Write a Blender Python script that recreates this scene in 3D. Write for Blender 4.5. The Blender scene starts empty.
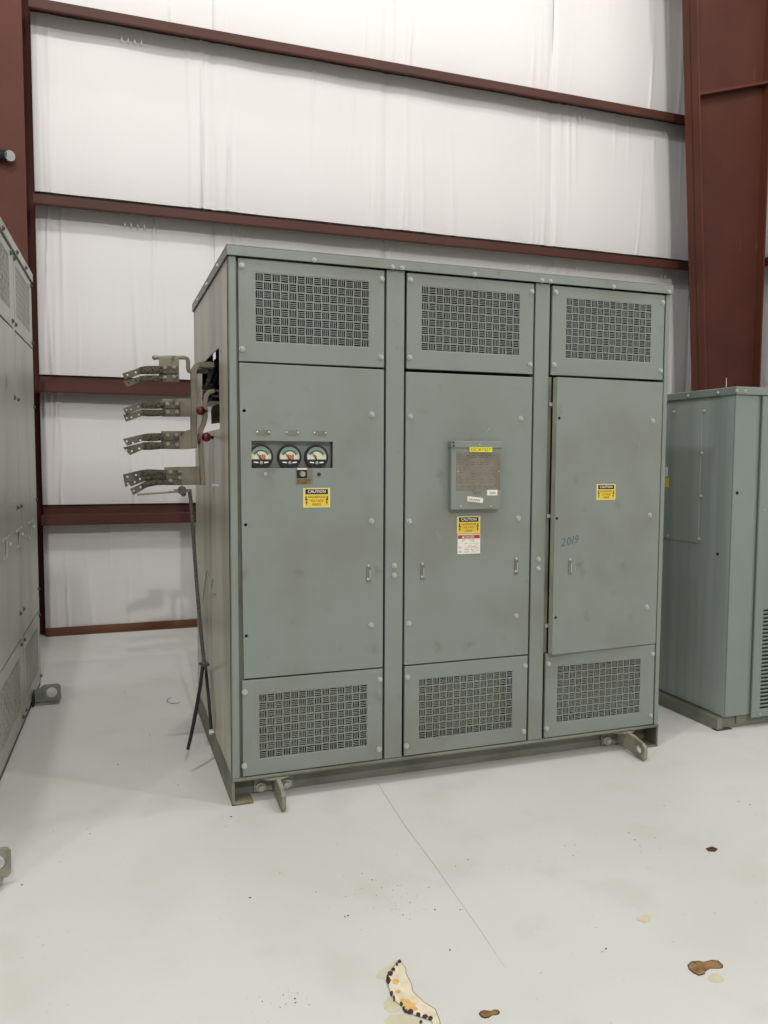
import bpy, bmesh, math, random
from mathutils import Vector, Matrix

# ------------------------------------------------------------------ camera
SC = bpy.context.scene
COL = SC.collection
FPX = 790.78
PITCH, YAW, ROLL = 0.068505, 0.338563, -0.004744
CAM = Vector((-0.47559, -3.22298, 1.44896))
_cy, _sy, _cp, _sp = math.cos(YAW), math.sin(YAW), math.cos(PITCH), math.sin(PITCH)
FWD = Vector((_sy * _cp, _cy * _cp, -_sp))
_r0 = Vector((_cy, -_sy, 0.0))
_d0 = FWD.cross(_r0)
RIGHT = math.cos(ROLL) * _r0 + math.sin(ROLL) * _d0
DOWN = -math.sin(ROLL) * _r0 + math.cos(ROLL) * _d0
cam_data = bpy.data.cameras.new('camera')
cam_data.sensor_fit = 'VERTICAL'
cam_data.sensor_height = 36.0
cam_data.lens = FPX / 1024.0 * 36.0
cam_data.clip_end = 200
cam = bpy.data.objects.new('camera', cam_data)
COL.objects.link(cam)
cam.matrix_world = Matrix(((RIGHT.x, -DOWN.x, -FWD.x, CAM.x),
                           (RIGHT.y, -DOWN.y, -FWD.y, CAM.y),
                           (RIGHT.z, -DOWN.z, -FWD.z, CAM.z),
                           (0, 0, 0, 1)))
SC.camera = cam


def at(u, v, axis, val):
    """point of the plane axis=val that was measured at pixel (u, v) of the photograph"""
    d = RIGHT * ((u - 384) / FPX) + DOWN * ((v - 512) / FPX) + FWD
    t = (val - CAM[axis]) / d[axis]
    return CAM + d * t


# ------------------------------------------------------------------ light
world = bpy.data.worlds.new('hall')
SC.world = world
world.use_nodes = True
world.node_tree.nodes['Background'].inputs[0].default_value = (0.97, 0.98, 1.0, 1)
world.node_tree.nodes['Background'].inputs[1].default_value = 0.42
SC.view_settings.view_transform = 'Standard'
SC.view_settings.look = 'None'
SC.view_settings.gamma = 1.0
SC.view_settings.exposure = -0.15
SC.view_settings.use_curve_mapping = False


def high_bay(x, y, z, power, size=0.11):
    li = bpy.data.lights.new('high_bay_light', 'POINT')
    li.shadow_soft_size = size
    li.energy = power
    li.color = (1.0, 0.985, 0.96)
    o = bpy.data.objects.new('high_bay_light', li)
    o.location = (x, y, z)
    COL.objects.link(o)


for hx, hy, pw in ((2.2, -5.8, 130), (4.8, -0.45, 200), (-1.4, -1.7, 520), (2.9, -2.2, 330),
                   (-3.8, -4.5, 320), (3.5, -11.5, 160), (4.9, -7.0, 160), (-0.6, -11.5, 1900),
                   (0.3, 2.3, 100)):
    high_bay(hx, hy, 8.0, pw)

# ------------------------------------------------------------------ materials


def srgb(r, g, b):
    f = lambda c: (c / 255 / 12.92) if c <= 10 else ((c / 255 + 0.055) / 1.055) ** 2.4
    return (f(r), f(g), f(b), 1)


def new_mat(name):
    m = bpy.data.materials.new(name)
    m.use_nodes = True
    nt = m.node_tree
    return m, nt, nt.nodes['Principled BSDF']


def flat(name, col, rough=0.5, metal=0.0):
    m, nt, b = new_mat(name)
    b.inputs['Base Color'].default_value = col
    b.inputs['Roughness'].default_value = rough
    b.inputs['Metallic'].default_value = metal
    return m


def worn(name, col, col2, rough=0.5, metal=0.0, scale=2.0, stretch=(1, 1, 1), lo=0.4, hi=0.7,
         col3=None, scale3=18.0, lo3=0.62, hi3=0.72, stretch3=(1, 1, 1), bump=0.0, bscale=200.0, spec=0.5):
    m, nt, b = new_mat(name)
    N, L = nt.nodes, nt.links
    tc = N.new('ShaderNodeTexCoord')

    def layer(prev, c, sc, st, a, z):
        mp = N.new('ShaderNodeMapping')
        mp.inputs['Scale'].default_value = st
        L.new(tc.outputs['Object'], mp.inputs['Vector'])
        no = N.new('ShaderNodeTexNoise')
        no.inputs['Scale'].default_value = sc
        no.inputs['Detail'].default_value = 6
        L.new(mp.outputs['Vector'], no.inputs['Vector'])
        mr = N.new('ShaderNodeMapRange')
        mr.interpolation_type = 'SMOOTHSTEP'
        mr.inputs['From Min'].default_value = a
        mr.inputs['From Max'].default_value = z
        L.new(no.outputs['Fac'], mr.inputs['Value'])
        mx = N.new('ShaderNodeMix')
        mx.data_type = 'RGBA'
        L.new(mr.outputs['Result'], mx.inputs['Factor'])
        if isinstance(prev, tuple):
            mx.inputs['A'].default_value = prev
        else:
            L.new(prev, mx.inputs['A'])
        mx.inputs['B'].default_value = c
        return mx.outputs['Result']
    out = layer(col, col2, scale, stretch, lo, hi)
    if col3:
        out = layer(out, col3, scale3, stretch3, lo3, hi3)
    L.new(out, b.inputs['Base Color'])
    b.inputs['Roughness'].default_value = rough
    b.inputs['Metallic'].default_value = metal
    b.inputs['Specular IOR Level'].default_value = spec
    if bump:
        no = N.new('ShaderNodeTexNoise')
        no.inputs['Scale'].default_value = bscale
        L.new(tc.outputs['Object'], no.inputs['Vector'])
        bp = N.new('ShaderNodeBump')
        bp.inputs['Strength'].default_value = bump
        bp.inputs['Distance'].default_value = 0.002
        L.new(no.outputs['Fac'], bp.inputs['Height'])
        L.new(bp.outputs['Normal'], b.inputs['Normal'])
    return m


M = {}
M['paint'] = worn('grey green enamel', srgb(129, 136, 129), srgb(125, 128, 118), 0.38, scale=2.4, lo=0.44, hi=0.66,
                  col3=srgb(112, 112, 98), scale3=9, lo3=0.60, hi3=0.80, bump=0.05, bscale=60)
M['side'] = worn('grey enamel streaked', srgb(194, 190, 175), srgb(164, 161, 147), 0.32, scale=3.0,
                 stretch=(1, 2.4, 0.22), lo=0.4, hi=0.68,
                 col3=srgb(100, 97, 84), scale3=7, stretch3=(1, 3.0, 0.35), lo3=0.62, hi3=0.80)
M['inner'] = flat('grey enamel inside', srgb(70, 72, 66), 0.7)  # dark tone carries the shade inside the cabinet, put into the colour
M['edge'] = worn('pale door edge', srgb(158, 158, 140), srgb(142, 142, 126), 0.5, scale=6)
M['base'] = worn('dusty base steel', srgb(122, 124, 110), srgb(98, 98, 84), 0.55, scale=4,
                 col3=srgb(128, 112, 84), scale3=9, lo3=0.66, hi3=0.8)
M['lug2'] = worn('grey lug steel', srgb(128, 131, 121), srgb(108, 110, 100), 0.55, scale=14)
M['foot'] = worn('brown shim', srgb(146, 134, 104), srgb(122, 112, 86), 0.8, scale=14)
M['lug'] = worn('worn lug steel', srgb(148, 144, 126), srgb(116, 112, 96), 0.55, scale=14)
M['bolt'] = flat('zinc bolt', srgb(176, 178, 170), 0.30, 0.2)
M['black'] = flat('black', srgb(14, 14, 14), 0.5)
M['rubber'] = flat('black rubber', srgb(24, 23, 22), 0.6)
M['filter'] = worn('olive filter mat', srgb(114, 105, 78), srgb(84, 77, 57), 0.9, scale=9)
M['bus'] = worn('tarnished tinned bar', srgb(132, 127, 109), srgb(106, 101, 83), 0.45, 0.35, scale=9,
                col3=srgb(74, 68, 54), scale3=22, lo3=0.58, hi3=0.72)
M['strap_end'] = worn('dull strap plate', srgb(100, 97, 82), srgb(70, 67, 54), 0.45, 0.4, scale=22)
M['braid'] = worn('braided strap', srgb(92, 88, 70), srgb(36, 33, 26), 0.7, 0.2, scale=60,
                  stretch=(1.4, 1, 3.2), lo=0.42, hi=0.6, bump=0.9, bscale=240)
M['red'] = flat('red insulator', srgb(92, 9, 15), 0.38)
M['oxide'] = worn('red oxide primer', srgb(92, 50, 38), srgb(80, 44, 33), 0.6, spec=0.25, scale=1.4,
                  col3=srgb(110, 72, 60), scale3=3.5, lo3=0.66, hi3=0.8, stretch3=(3, 3, 0.7))
M['oxide_web'] = worn('red oxide web', srgb(82, 44, 34), srgb(72, 39, 30), 0.6, spec=0.25, scale=1.4,
                     col3=srgb(98, 60, 48), scale3=3.5, lo3=0.66, hi3=0.8, stretch3=(3, 3, 0.7))  # darker copy of the primer: the web's dimmer light put into its colour
M['oxide_girt'] = worn('red oxide girt', srgb(80, 43, 34), srgb(70, 38, 30), 0.55, spec=0.3, scale=1.2)
M['oxide_base'] = worn('brown base angle', srgb(104, 66, 46), srgb(122, 84, 54), 0.6, scale=2.5)
M['yellow'] = flat('yellow sticker', srgb(222, 190, 58), 0.45)
M['lemon'] = flat('lemon label', srgb(228, 218, 62), 0.45)
M['scuff'] = flat('pale scuff', srgb(166, 170, 163), 0.6)
M['darkbolt'] = flat('dark bolt', srgb(84, 84, 76), 0.5, 0.3)
M['busbolt'] = flat('dull bolt', srgb(148, 143, 124), 0.4, 0.4)
M['joint'] = flat('faint joint', srgb(168, 162, 150), 0.7)
M['cream'] = flat('pale yellow border', srgb(224, 206, 128), 0.45)
M['ink'] = flat('black ink', srgb(26, 22, 16), 0.5)
M['brownink'] = flat('brown ink', srgb(92, 72, 18), 0.5)
M['whiteink'] = flat('white ink', srgb(232, 230, 220), 0.5)
M['paper'] = flat('white label', srgb(226, 222, 208), 0.55)
M['redink'] = flat('red ink', srgb(176, 44, 36), 0.5)
M['greyink'] = flat('grey ink', srgb(132, 126, 114), 0.6)
M['blueink'] = flat('blue marker', srgb(84, 100, 112), 0.6)
M['plate'] = worn('etched plate', srgb(126, 121, 107), srgb(112, 107, 94), 0.5, 0.1, scale=14)
M['plateink'] = flat('etched text', srgb(86, 82, 70), 0.6)
M['dial'] = flat('cream dial', srgb(206, 204, 184), 0.45)
M['dialgreen'] = flat('green dial', srgb(132, 150, 134), 0.45)
M['dialarc'] = flat('dark green arc', srgb(48, 96, 62), 0.45)
M['dialred'] = flat('red brown scale', srgb(168, 96, 62), 0.5)
M['gold'] = worn('brown gold plate', srgb(128, 104, 58), srgb(84, 66, 36), 0.5, 0.2, scale=40)
M['concrete'] = worn('bare concrete', srgb(150, 118, 72), srgb(116, 84, 48), 0.8, scale=30,
                     col3=srgb(84, 56, 34), scale3=45, lo3=0.55, hi3=0.7)
M['rust'] = flat('rust dots', srgb(62, 44, 36), 0.8)
M['rustrim'] = flat('dark chipped rim', srgb(72, 48, 30), 0.8)
M['chip'] = worn('chipped coat', srgb(226, 216, 190), srgb(214, 200, 168), 0.6, scale=25)
M['chip_pale'] = worn('pale worn coat', srgb(206, 200, 174), srgb(198, 190, 160), 0.6, scale=20)
M['orange'] = worn('orange stain', srgb(224, 182, 112), srgb(206, 152, 72), 0.6, scale=35)
M['greyrim'] = flat('grey peel rim', srgb(160, 148, 130), 0.7)
M['grit'] = flat('dark grit', srgb(66, 56, 46), 0.8)
M['rust_edge'] = worn('rusty foot', srgb(74, 54, 42), srgb(70, 70, 58), 0.7, scale=18)
M['cable'] = worn('grey braided cable', srgb(92, 90, 82), srgb(52, 50, 46), 0.6, 0.1, scale=120)
M['paint2'] = worn('grey green enamel right unit', srgb(128, 137, 131), srgb(120, 129, 123), 0.36, scale=1.2)
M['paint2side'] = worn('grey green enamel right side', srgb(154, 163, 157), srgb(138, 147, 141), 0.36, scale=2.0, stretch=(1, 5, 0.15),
                       lo=0.35, hi=0.7)  # same enamel as the front, colour raised to brighten the dimly lit side
M['paint3'] = worn('grey enamel left unit', srgb(166, 168, 158), srgb(148, 150, 137), 0.36, scale=1.8,
                   stretch=(2, 1, 0.5), col3=srgb(112, 110, 96), scale3=7, lo3=0.62, hi3=0.8)
M['chrome'] = flat('chrome', srgb(200, 200, 196), 0.25, 0.9)
M['cap'] = flat('grey cap', srgb(158, 160, 156), 0.5)


def floor_mat():
    m, nt, b = new_mat('white floor coating')
    N, L = nt.nodes, nt.links
    tc = N.new('ShaderNodeTexCoord')
    sep = N.new('ShaderNodeSeparateXYZ')
    L.new(tc.outputs['Object'], sep.inputs[0])

    def noise(scale, detail=5):
        n = N.new('ShaderNodeTexNoise')
        n.inputs['Scale'].default_value = scale
        n.inputs['Detail'].default_value = detail
        L.new(tc.outputs['Object'], n.inputs['Vector'])
        return n.outputs['Fac']

    def rng(src, a, z):
        r = N.new('ShaderNodeMapRange')
        r.interpolation_type = 'SMOOTHSTEP'
        r.inputs['From Min'].default_value = a
        r.inputs['From Max'].default_value = z
        L.new(src, r.inputs['Value'])
        return r.outputs['Result']

    def mix(fac, a, c):
        x = N.new('ShaderNodeMix')
        x.data_type = 'RGBA'
        L.new(fac, x.inputs['Factor'])
        if isinstance(a, tuple):
            x.inputs['A'].default_value = a
        else:
            L.new(a, x.inputs['A'])
        x.inputs['B'].default_value = c
        return x.outputs['Result']

    def mul(a, c):
        x = N.new('ShaderNodeMath')
        x.operation = 'MULTIPLY'
        L.new(a, x.inputs[0])
        if isinstance(c, float):
            x.inputs[1].default_value = c
        else:
            L.new(c, x.inputs[1])
        return x.outputs[0]
    c = mix(rng(noise(0.9), 0.38, 0.66), srgb(211, 211, 206), srgb(205, 204, 196))
    c = mix(mul(rng(noise(3.3), 0.52, 0.7), 0.5), c, srgb(199, 196, 186))
    # fine specks
    c = mix(mul(rng(noise(60, 3), 0.70, 0.76), 0.5), c, srgb(150, 142, 128))
    L.new(c, b.inputs['Base Color'])
    b.inputs['Roughness'].default_value = 0.5
    b.inputs['Specular IOR Level'].default_value = 0.35
    bp = N.new('ShaderNodeBump')
    bp.inputs['Strength'].default_value = 0.08
    bp.inputs['Distance'].default_value = 0.01
    L.new(noise(7), bp.inputs['Height'])
    L.new(bp.outputs['Normal'], b.inputs['Normal'])
    return m


def liner_mat():
    m, nt, b = new_mat('white vinyl liner')
    N, L = nt.nodes, nt.links
    tc = N.new('ShaderNodeTexCoord')
    mp = N.new('ShaderNodeMapping')
    mp.inputs['Scale'].default_value = (5.0, 5.0, 0.35)
    L.new(tc.outputs['Object'], mp.inputs['Vector'])
    no = N.new('ShaderNodeTexNoise')
    no.inputs['Scale'].default_value = 2.2
    no.inputs['Detail'].default_value = 4
    no.inputs['Distortion'].default_value = 0.6
    L.new(mp.outputs['Vector'], no.inputs['Vector'])
    bp = N.new('ShaderNodeBump')
    bp.inputs['Strength'].default_value = 0.09
    bp.inputs['Distance'].default_value = 0.02
    L.new(no.outputs['Fac'], bp.inputs['Height'])
    L.new(bp.outputs['Normal'], b.inputs['Normal'])
    b.inputs['Base Color'].default_value = srgb(222, 219, 216)
    b.inputs['Roughness'].default_value = 0.45
    return m


M['floor'] = floor_mat()
M['liner'] = liner_mat()

# ------------------------------------------------------------------ mesh helpers


class MB:
    def __init__(self):
        self.v, self.f, self.mi, self.mats, self.cur = [], [], [], [], 0

    def mat(self, key):
        m = M[key]
        if m not in self.mats:
            self.mats.append(m)
        self.cur = self.mats.index(m)
        return self

    def add(self, vs, fs):
        n = len(self.v)
        self.v += [tuple(p) for p in vs]
        for f in fs:
            self.f.append([n + i for i in f])
            self.mi.append(self.cur)
        return self

    def box(self, x0, x1, y0, y1, z0, z1):
        x0, x1 = min(x0, x1), max(x0, x1)
        y0, y1 = min(y0, y1), max(y0, y1)
        z0, z1 = min(z0, z1), max(z0, z1)
        vs = [(x0, y0, z0), (x1, y0, z0), (x1, y1, z0), (x0, y1, z0), (x0, y0, z1), (x1, y0, z1), (x1, y1, z1), (x0, y1, z1)]
        return self.add(vs, [(3, 2, 1, 0), (4, 5, 6, 7), (0, 1, 5, 4), (1, 2, 6, 5), (2, 3, 7, 6), (3, 0, 4, 7)])

    def cyl(self, p0, p1, r, n=12, r1=None):
        p0, p1 = Vector(p0), Vector(p1)
        r1 = r if r1 is None else r1
        d = (p1 - p0).normalized()
        a = d.orthogonal().normalized()
        b = d.cross(a)
        vs = []
        for p, rr in ((p0, r), (p1, r1)):
            for i in range(n):
                t = 2 * math.pi * i / n
                vs.append(p + (a * math.cos(t) + b * math.sin(t)) * rr)
        fs = [(i, (i + 1) % n, n + (i + 1) % n, n + i) for i in range(n)]
        fs += [tuple(range(n - 1, -1, -1)), tuple(range(n, 2 * n))]
        return self.add(vs, fs)

    def tube(self, pts, r, n=8):
        pts = [Vector(p) for p in pts]
        rs = r if isinstance(r, (list, tuple)) else [r] * len(pts)
        vs, fs = [], []
        a = None
        for i, p in enumerate(pts):
            d = (pts[min(i + 1, len(pts) - 1)] - pts[max(i - 1, 0)]).normalized()
            a = d.orthogonal().normalized() if a is None else (a - d * a.dot(d)).normalized()
            b = d.cross(a)
            for k in range(n):
                t = 2 * math.pi * k / n
                vs.append(p + (a * math.cos(t) + b * math.sin(t)) * rs[i])
        for i in range(len(pts) - 1):
            for k in range(n):
                fs.append((i * n + k, i * n + (k + 1) % n, (i + 1) * n + (k + 1) % n, (i + 1) * n + k))
        fs += [tuple(range(n - 1, -1, -1)), tuple(range((len(pts) - 1) * n, len(pts) * n))]
        return self.add(vs, fs)

    def ball(self, c, r, sx=1, sy=1, sz=1, n=12, m=8):
        vs, fs = [], []
        for i in range(m + 1):
            ph = math.pi * i / m
            for k in range(n):
                t = 2 * math.pi * k / n
                vs.append((c[0] + r * sx * math.sin(ph) * math.cos(t), c[1] + r * sy * math.sin(ph) * math.sin(t), c[2] + r * sz * math.cos(ph)))
        for i in range(m):
            for k in range(n):
                fs.append((i * n + k, (i + 1) * n + k, (i + 1) * n + (k + 1) % n, i * n + (k + 1) % n))
        return self.add(vs, fs)

    def plate(self, outline, holes, y0, y1, axes='xz'):
        """flat sheet with holes: outline and holes in 2-D, extruded from y0 to y1 along the third axis"""
        bm = bmesh.new()
        edges = []
        for loop in [outline] + list(holes):
            vv = [bm.verts.new((p[0], p[1], 0)) for p in loop]
            edges += [bm.edges.new((vv[i], vv[(i + 1) % len(vv)])) for i in range(len(vv))]
        bmesh.ops.triangle_fill(bm, use_beauty=True, use_dissolve=False, edges=edges)
        bm.verts.index_update()
        vs = [v.co.copy() for v in bm.verts]
        tris = [[v.index for v in f.verts] for f in bm.faces]
        bed = [[v.index for v in e.verts] for e in bm.edges if len(e.link_faces) == 1]
        bm.free()
        n = len(vs)

        def mp(p, w):
            return {'xz': (p[0], w, p[1]), 'yz': (w, p[0], p[1]), 'xy': (p[0], p[1], w)}[axes]
        V = [mp(p, y0) for p in vs] + [mp(p, y1) for p in vs]
        F = [t for t in tris] + [[i + n for i in reversed(t)] for t in tris] + [[a, b, b + n, a + n] for a, b in bed]
        return self.add(V, F)

    def build(self, name, mat=None, parent=None, bevel=0.0, smooth=False, loc=None, xf=None):
        me = bpy.data.meshes.new(name)
        vs = self.v if xf is None else [tuple(xf @ Vector(p)) for p in self.v]
        me.from_pydata(vs, [], self.f)
        for m in (self.mats or ([M[mat]] if mat else [])):
            me.materials.append(m)
        if self.mats:
            me.polygons.foreach_set('material_index', self.mi)
        bm = bmesh.new()
        bm.from_mesh(me)
        bmesh.ops.recalc_face_normals(bm, faces=bm.faces)
        bm.to_mesh(me)
        bm.free()
        if smooth:
            me.polygons.foreach_set('use_smooth', [True] * len(me.polygons))
            me.set_sharp_from_angle(angle=math.radians(40))
        o = bpy.data.objects.new(name, me)
        COL.objects.link(o)
        if parent:
            o.parent = parent
        if loc:
            o.location = loc
        if bevel:
            md = o.modifiers.new('bevel', 'BEVEL')
            md.width = bevel
            md.segments = 2
            md.limit_method = 'ANGLE'
            md.angle_limit = math.radians(40)
        return o


def rect(x0, x1, z0, z1):
    return [(x0, z0), (x1, z0), (x1, z1), (x0, z1)]


def circ(x, z, r, n=12):
    return [(x + r * math.cos(2 * math.pi * i / n), z + r * math.sin(2 * math.pi * i / n)) for i in range(n)]


def thing(name, label, cat, loc=(0, 0, 0), rz=0.0, group=None):
    o = bpy.data.objects.new(name, None)
    o.empty_display_size = 0.1
    o.location = loc
    o.rotation_euler = (0, 0, rz)
    o['label'] = label
    o['category'] = cat
    if group:
        o['group'] = group
    COL.objects.link(o)
    return o


def copy_mesh(src, name, parent, loc):
    o = src.copy()
    o.name = name
    COL.objects.link(o)
    o.parent = parent
    o.location = loc
    return o


# one bolt mesh shared by every bolt head
_bm = MB()
_bm.cyl((0, 0.004, 0), (0, -0.003, 0), 0.0125, 12)
_bm.cyl((0, -0.003, 0), (0, -0.0095, 0), 0.0095, 6, 0.0075)
_bolt_me = None


def bolt(parent, x, y, z, rot=None, name='bolt', scale=1.0, mat=None):
    global _bolt_me
    if _bolt_me is None:
        o = _bm.build(name, 'bolt', parent)
        _bolt_me = o.data
    else:
        o = bpy.data.objects.new(name, _bolt_me)
        COL.objects.link(o)
        o.parent = parent
    o.location = (x, y, z)
    o.scale = (scale, scale, scale)
    if mat:
        o.material_slots[0].link = 'OBJECT'
        o.material_slots[0].material = M[mat]
    if rot:
        o.rotation_euler = rot
    return o


_text_cache = {}


def text_polys(s, shear=0.0, bold=0.0):
    if (s, shear, bold) not in _text_cache:
        cu = bpy.data.curves.new('t', 'FONT')
        cu.body = s
        cu.resolution_u = 3
        cu.shear = shear
        cu.offset = bold
        ob = bpy.data.objects.new('t', cu)
        COL.objects.link(ob)
        bpy.context.view_layer.update()
        dg = bpy.context.evaluated_depsgraph_get()
        me = bpy.data.meshes.new_from_object(ob.evaluated_get(dg))
        vs = [v.co.copy() for v in me.vertices]
        fs = [list(p.vertices) for p in me.polygons]
        bpy.data.objects.remove(ob)
        bpy.data.curves.remove(cu)
        bpy.data.meshes.remove(me)
        x0, x1 = min(v.x for v in vs), max(v.x for v in vs)
        y0, y1 = min(v.y for v in vs), max(v.y for v in vs)
        _text_cache[(s, shear, bold)] = ([((v.x - x0) / (x1 - x0), (v.y - y0) / (y1 - y0)) for v in vs], fs)
    return _text_cache[(s, shear, bold)]


def put_text(mb, s, x0, x1, z0, z1, y, shear=0.0, bold=0.0):
    vs, fs = text_polys(s, shear, bold)
    mb.add([(x0 + a * (x1 - x0), y, z0 + b * (z1 - z0)) for a, b in vs], fs)


def vent(x0, x1, z0, z1, nx, nz, y0=0.001, y1=0.004, first=0, slots=4):
    """perforated sheet in basket weave: slots are real openings between thin bars"""
    mb = MB()
    cw, ch = (x1 - x0) / nx, (z1 - z0) / nz
    g = 0.0052
    for i in range(nx + 1):
        mb.box(x0 + i * cw - g / 2, x0 + i * cw + g / 2, y0, y1, z0, z1)
    for j in range(nz + 1):
        mb.box(x0, x1, y0 + 0.0003, y1, z0 + j * ch - g / 2, z0 + j * ch + g / 2)
    nb = slots - 1
    for i in range(nx):
        for j in range(nz):
            a0, a1 = x0 + i * cw + g / 2, x0 + (i + 1) * cw - g / 2
            b0, b1 = z1 - (j + 1) * ch + g / 2, z1 - j * ch - g / 2
            if (i + j + first) % 2 == 0:
                p = (a1 - a0) / slots
                for k in range(1, nb + 1):
                    mb.box(a0 + k * p - 0.0013, a0 + k * p + 0.0013, y0 + 0.0003, y1, b0, b1)
            else:
                p = (b1 - b0) / slots
                for k in range(1, nb + 1):
                    mb.box(a0, a1, y0 + 0.0003, y1, b0 + k * p - 0.0013, b0 + k * p + 0.0013)
    return mb


# ------------------------------------------------------------------ structure
def struct(o):
    o['kind'] = 'structure'
    return o


fl = MB().box(-14, 6.1, -16, 3.9, -0.2, 0.0).build('floor', 'floor')
struct(fl)

WY = 3.62        # face of the white liner
GY = 3.45        # inner face of the girts
wall = struct(MB().box(-6, 6.1, 3.78, 3.9, 0, 9).build('wall_back', 'liner'))
wall_r = struct(MB().box(6.0, 6.1, -8, 3.78, 0, 9).build('wall_right', 'liner'))

GIRTS = [0.985, 2.02, 3.435, 4.865, 6.3]   # top of each girt web


def liner_panel(parent, x0, x1, z0, z1, seed, flip=False):
    """one bay of loose white insulation facing, bellied out and creased"""
    rnd = random.Random(seed)
    nx, nz = 130, 14
    folds = []
    for _ in range(12):
        fx = rnd.choice([rnd.uniform(0.0, 0.14), rnd.uniform(0.86, 1.0), rnd.uniform(0, 1)])
        folds.append((fx, rnd.uniform(-0.05, 0.05), rnd.uniform(0.005, 0.011), rnd.uniform(0.003, 0.013), rnd.choice([0, 1]), rnd.uniform(0.35, 1.0)))
    vs, fs = [], []
    for j in range(nz + 1):
        t = j / nz
        for i in range(nx + 1):
            s = i / nx
            d = 0.028 * (1 - (2 * t - 1) ** 4) * 0.8
            edge = min(s, 1 - s)
            d += 0.010 * min(1, edge / 0.03) - 0.004 * math.cos(6.283 * s * 2 + seed)
            for fx, lean, w, amp, end, ln in folds:
                q = t if end == 0 else 1 - t
                if q < ln:
                    k = math.exp(-((s - fx - lean * t) / w) ** 2)
                    d += amp * k * (1 - q / ln)
            x = x0 + s * (x1 - x0)
            y = WY + 0.03 - d
            vs.append((x, y, z0 + t * (z1 - z0)) if not flip else (y, x, z0 + t * (z1 - z0)))
    for j in range(nz):
        for i in range(nx):
            a = j * (nx + 1) + i
            fs.append((a, a + 1, a + nx + 2, a + nx + 1))
    mb = MB()
    mb.add(vs, fs)
    return mb.build('liner_panel', 'liner', parent, smooth=True)


bays = [(0.05, GIRTS[0] - 0.01)] + [(GIRTS[i] + 0.075, GIRTS[i + 1] - 0.01) for i in range(4)]
seams = [-0.955, 0.42, 1.93, 3.62, 5.30, 5.98]
MB().box(-2.6, -1.3, 3.60, 3.64, 0.0, 8.0).build('liner_panel', 'liner', wall)
for bi, (b0, b1) in enumerate(bays):
    for si in range(len(seams) - 1):
        liner_panel(wall, seams[si], seams[si + 1], b0, b1, bi * 17 + si * 5 + 3)


def girt_profile(mb, z, a0, a1, axis='x', yi=GY, yo=3.665):
    """Z girt: outer leg up against the wall, flat web, inner leg down with a lip"""
    t = 0.006
    prof = [((yo - t, yo), (z - t, z + 0.065)), ((yi, yo), (z - t, z)), ((yi, yi + t), (z - 0.072, z)),
            ((yi, yi + 0.022), (z - 0.078, z - 0.072))]
    for (p0, p1), (q0, q1) in prof:
        if axis == 'x':
            mb.box(a0, a1, p0, p1, q0, q1)
        else:
            mb.box(p0, p1, a0, a1, q0, q1)


for gz in GIRTS:
    mb = MB()
    girt_profile(mb, gz, -0.958, 5.66)
    mb.build('girt', 'oxide_girt', wall, bevel=0.003)
    # torn white tufts of facing and screw tips by the laps
    mb = MB()
    for gx in (-0.30, -0.20, 3.9, 4.9):
        for k in (0, 1):
            x = gx + 0.05 * k
            mb.add([(x, 3.590, gz - 0.13), (x + 0.010, 3.588, gz - 0.10), (x + 0.016, 3.592, gz - 0.15), (x + 0.006, 3.596, gz - 0.12)],
                   [(0, 1, 3), (1, 2, 3), (0, 3, 2), (0, 2, 1)])
    mb.build('facing_tuft', 'paper', wall)

bb = MB().box(-0.955, 5.98, 3.625, 3.632, 0.0, 0.062).box(-0.955, 5.98, 3.585, 3.632, 0.0, 0.006)
struct(bb.build('baseboard_back', 'oxide_base'))

# side wall liner and girts beyond the right column
for b0, b1 in bays:
    for a, b in ((-2.0, -0.2), (-0.2, 1.6), (1.6, 3.55)):
        rnd = int(a * 10 + b0 * 100)
        o = liner_panel(wall_r, a, b, b0, b1, rnd, flip=True)
        o.location.x = 5.90 - WY
for gz in GIRTS:
    mb = MB()
    girt_profile(mb, gz, -2.0, 3.42, axis='y', yi=5.71, yo=5.925)
    mb.build('girt', 'oxide_girt', wall_r, bevel=0.003)

# floor joint and chipped spots belong to the floor coating
jp = [at(u, v, 2, 0.0) for u, v in ((378, 784), (405, 826), (435, 866), (480, 930), (505, 968))]
mb = MB()
for i, p in enumerate(jp):
    w = (0.0014, 0.0016, 0.0012, 0.0008, 0.0004)[i]
    mb.v += [(p.x - w, p.y, 0.0006), (p.x + w, p.y, 0.0006)]
for i in range(len(jp) - 1):
    mb.f.append([2 * i, 2 * i + 1, 2 * i + 3, 2 * i + 2])
    mb.mi.append(0)
mb.build('joint_line', 'joint', fl)


def floor_poly(mb, pix, z, key, cx=None):
    mb.mat(key)
    pts = [at(u, v, 2, 0.0) for u, v in pix]
    mb.plate([(p.x, p.y) for p in pts], [], z - 0.0004, z, axes='xy')


def blob(u, v, ru, rv, seed, n=11):
    r = random.Random(seed)
    return [(u + ru * math.cos(6.283 * i / n) * r.uniform(0.75, 1.15), v + rv * math.sin(6.283 * i / n) * r.uniform(0.75, 1.15)) for i in range(n)]


def crop(pts, ox, oy, s):
    return [(ox + x / s, oy + y / s) for x, y in pts]


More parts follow.
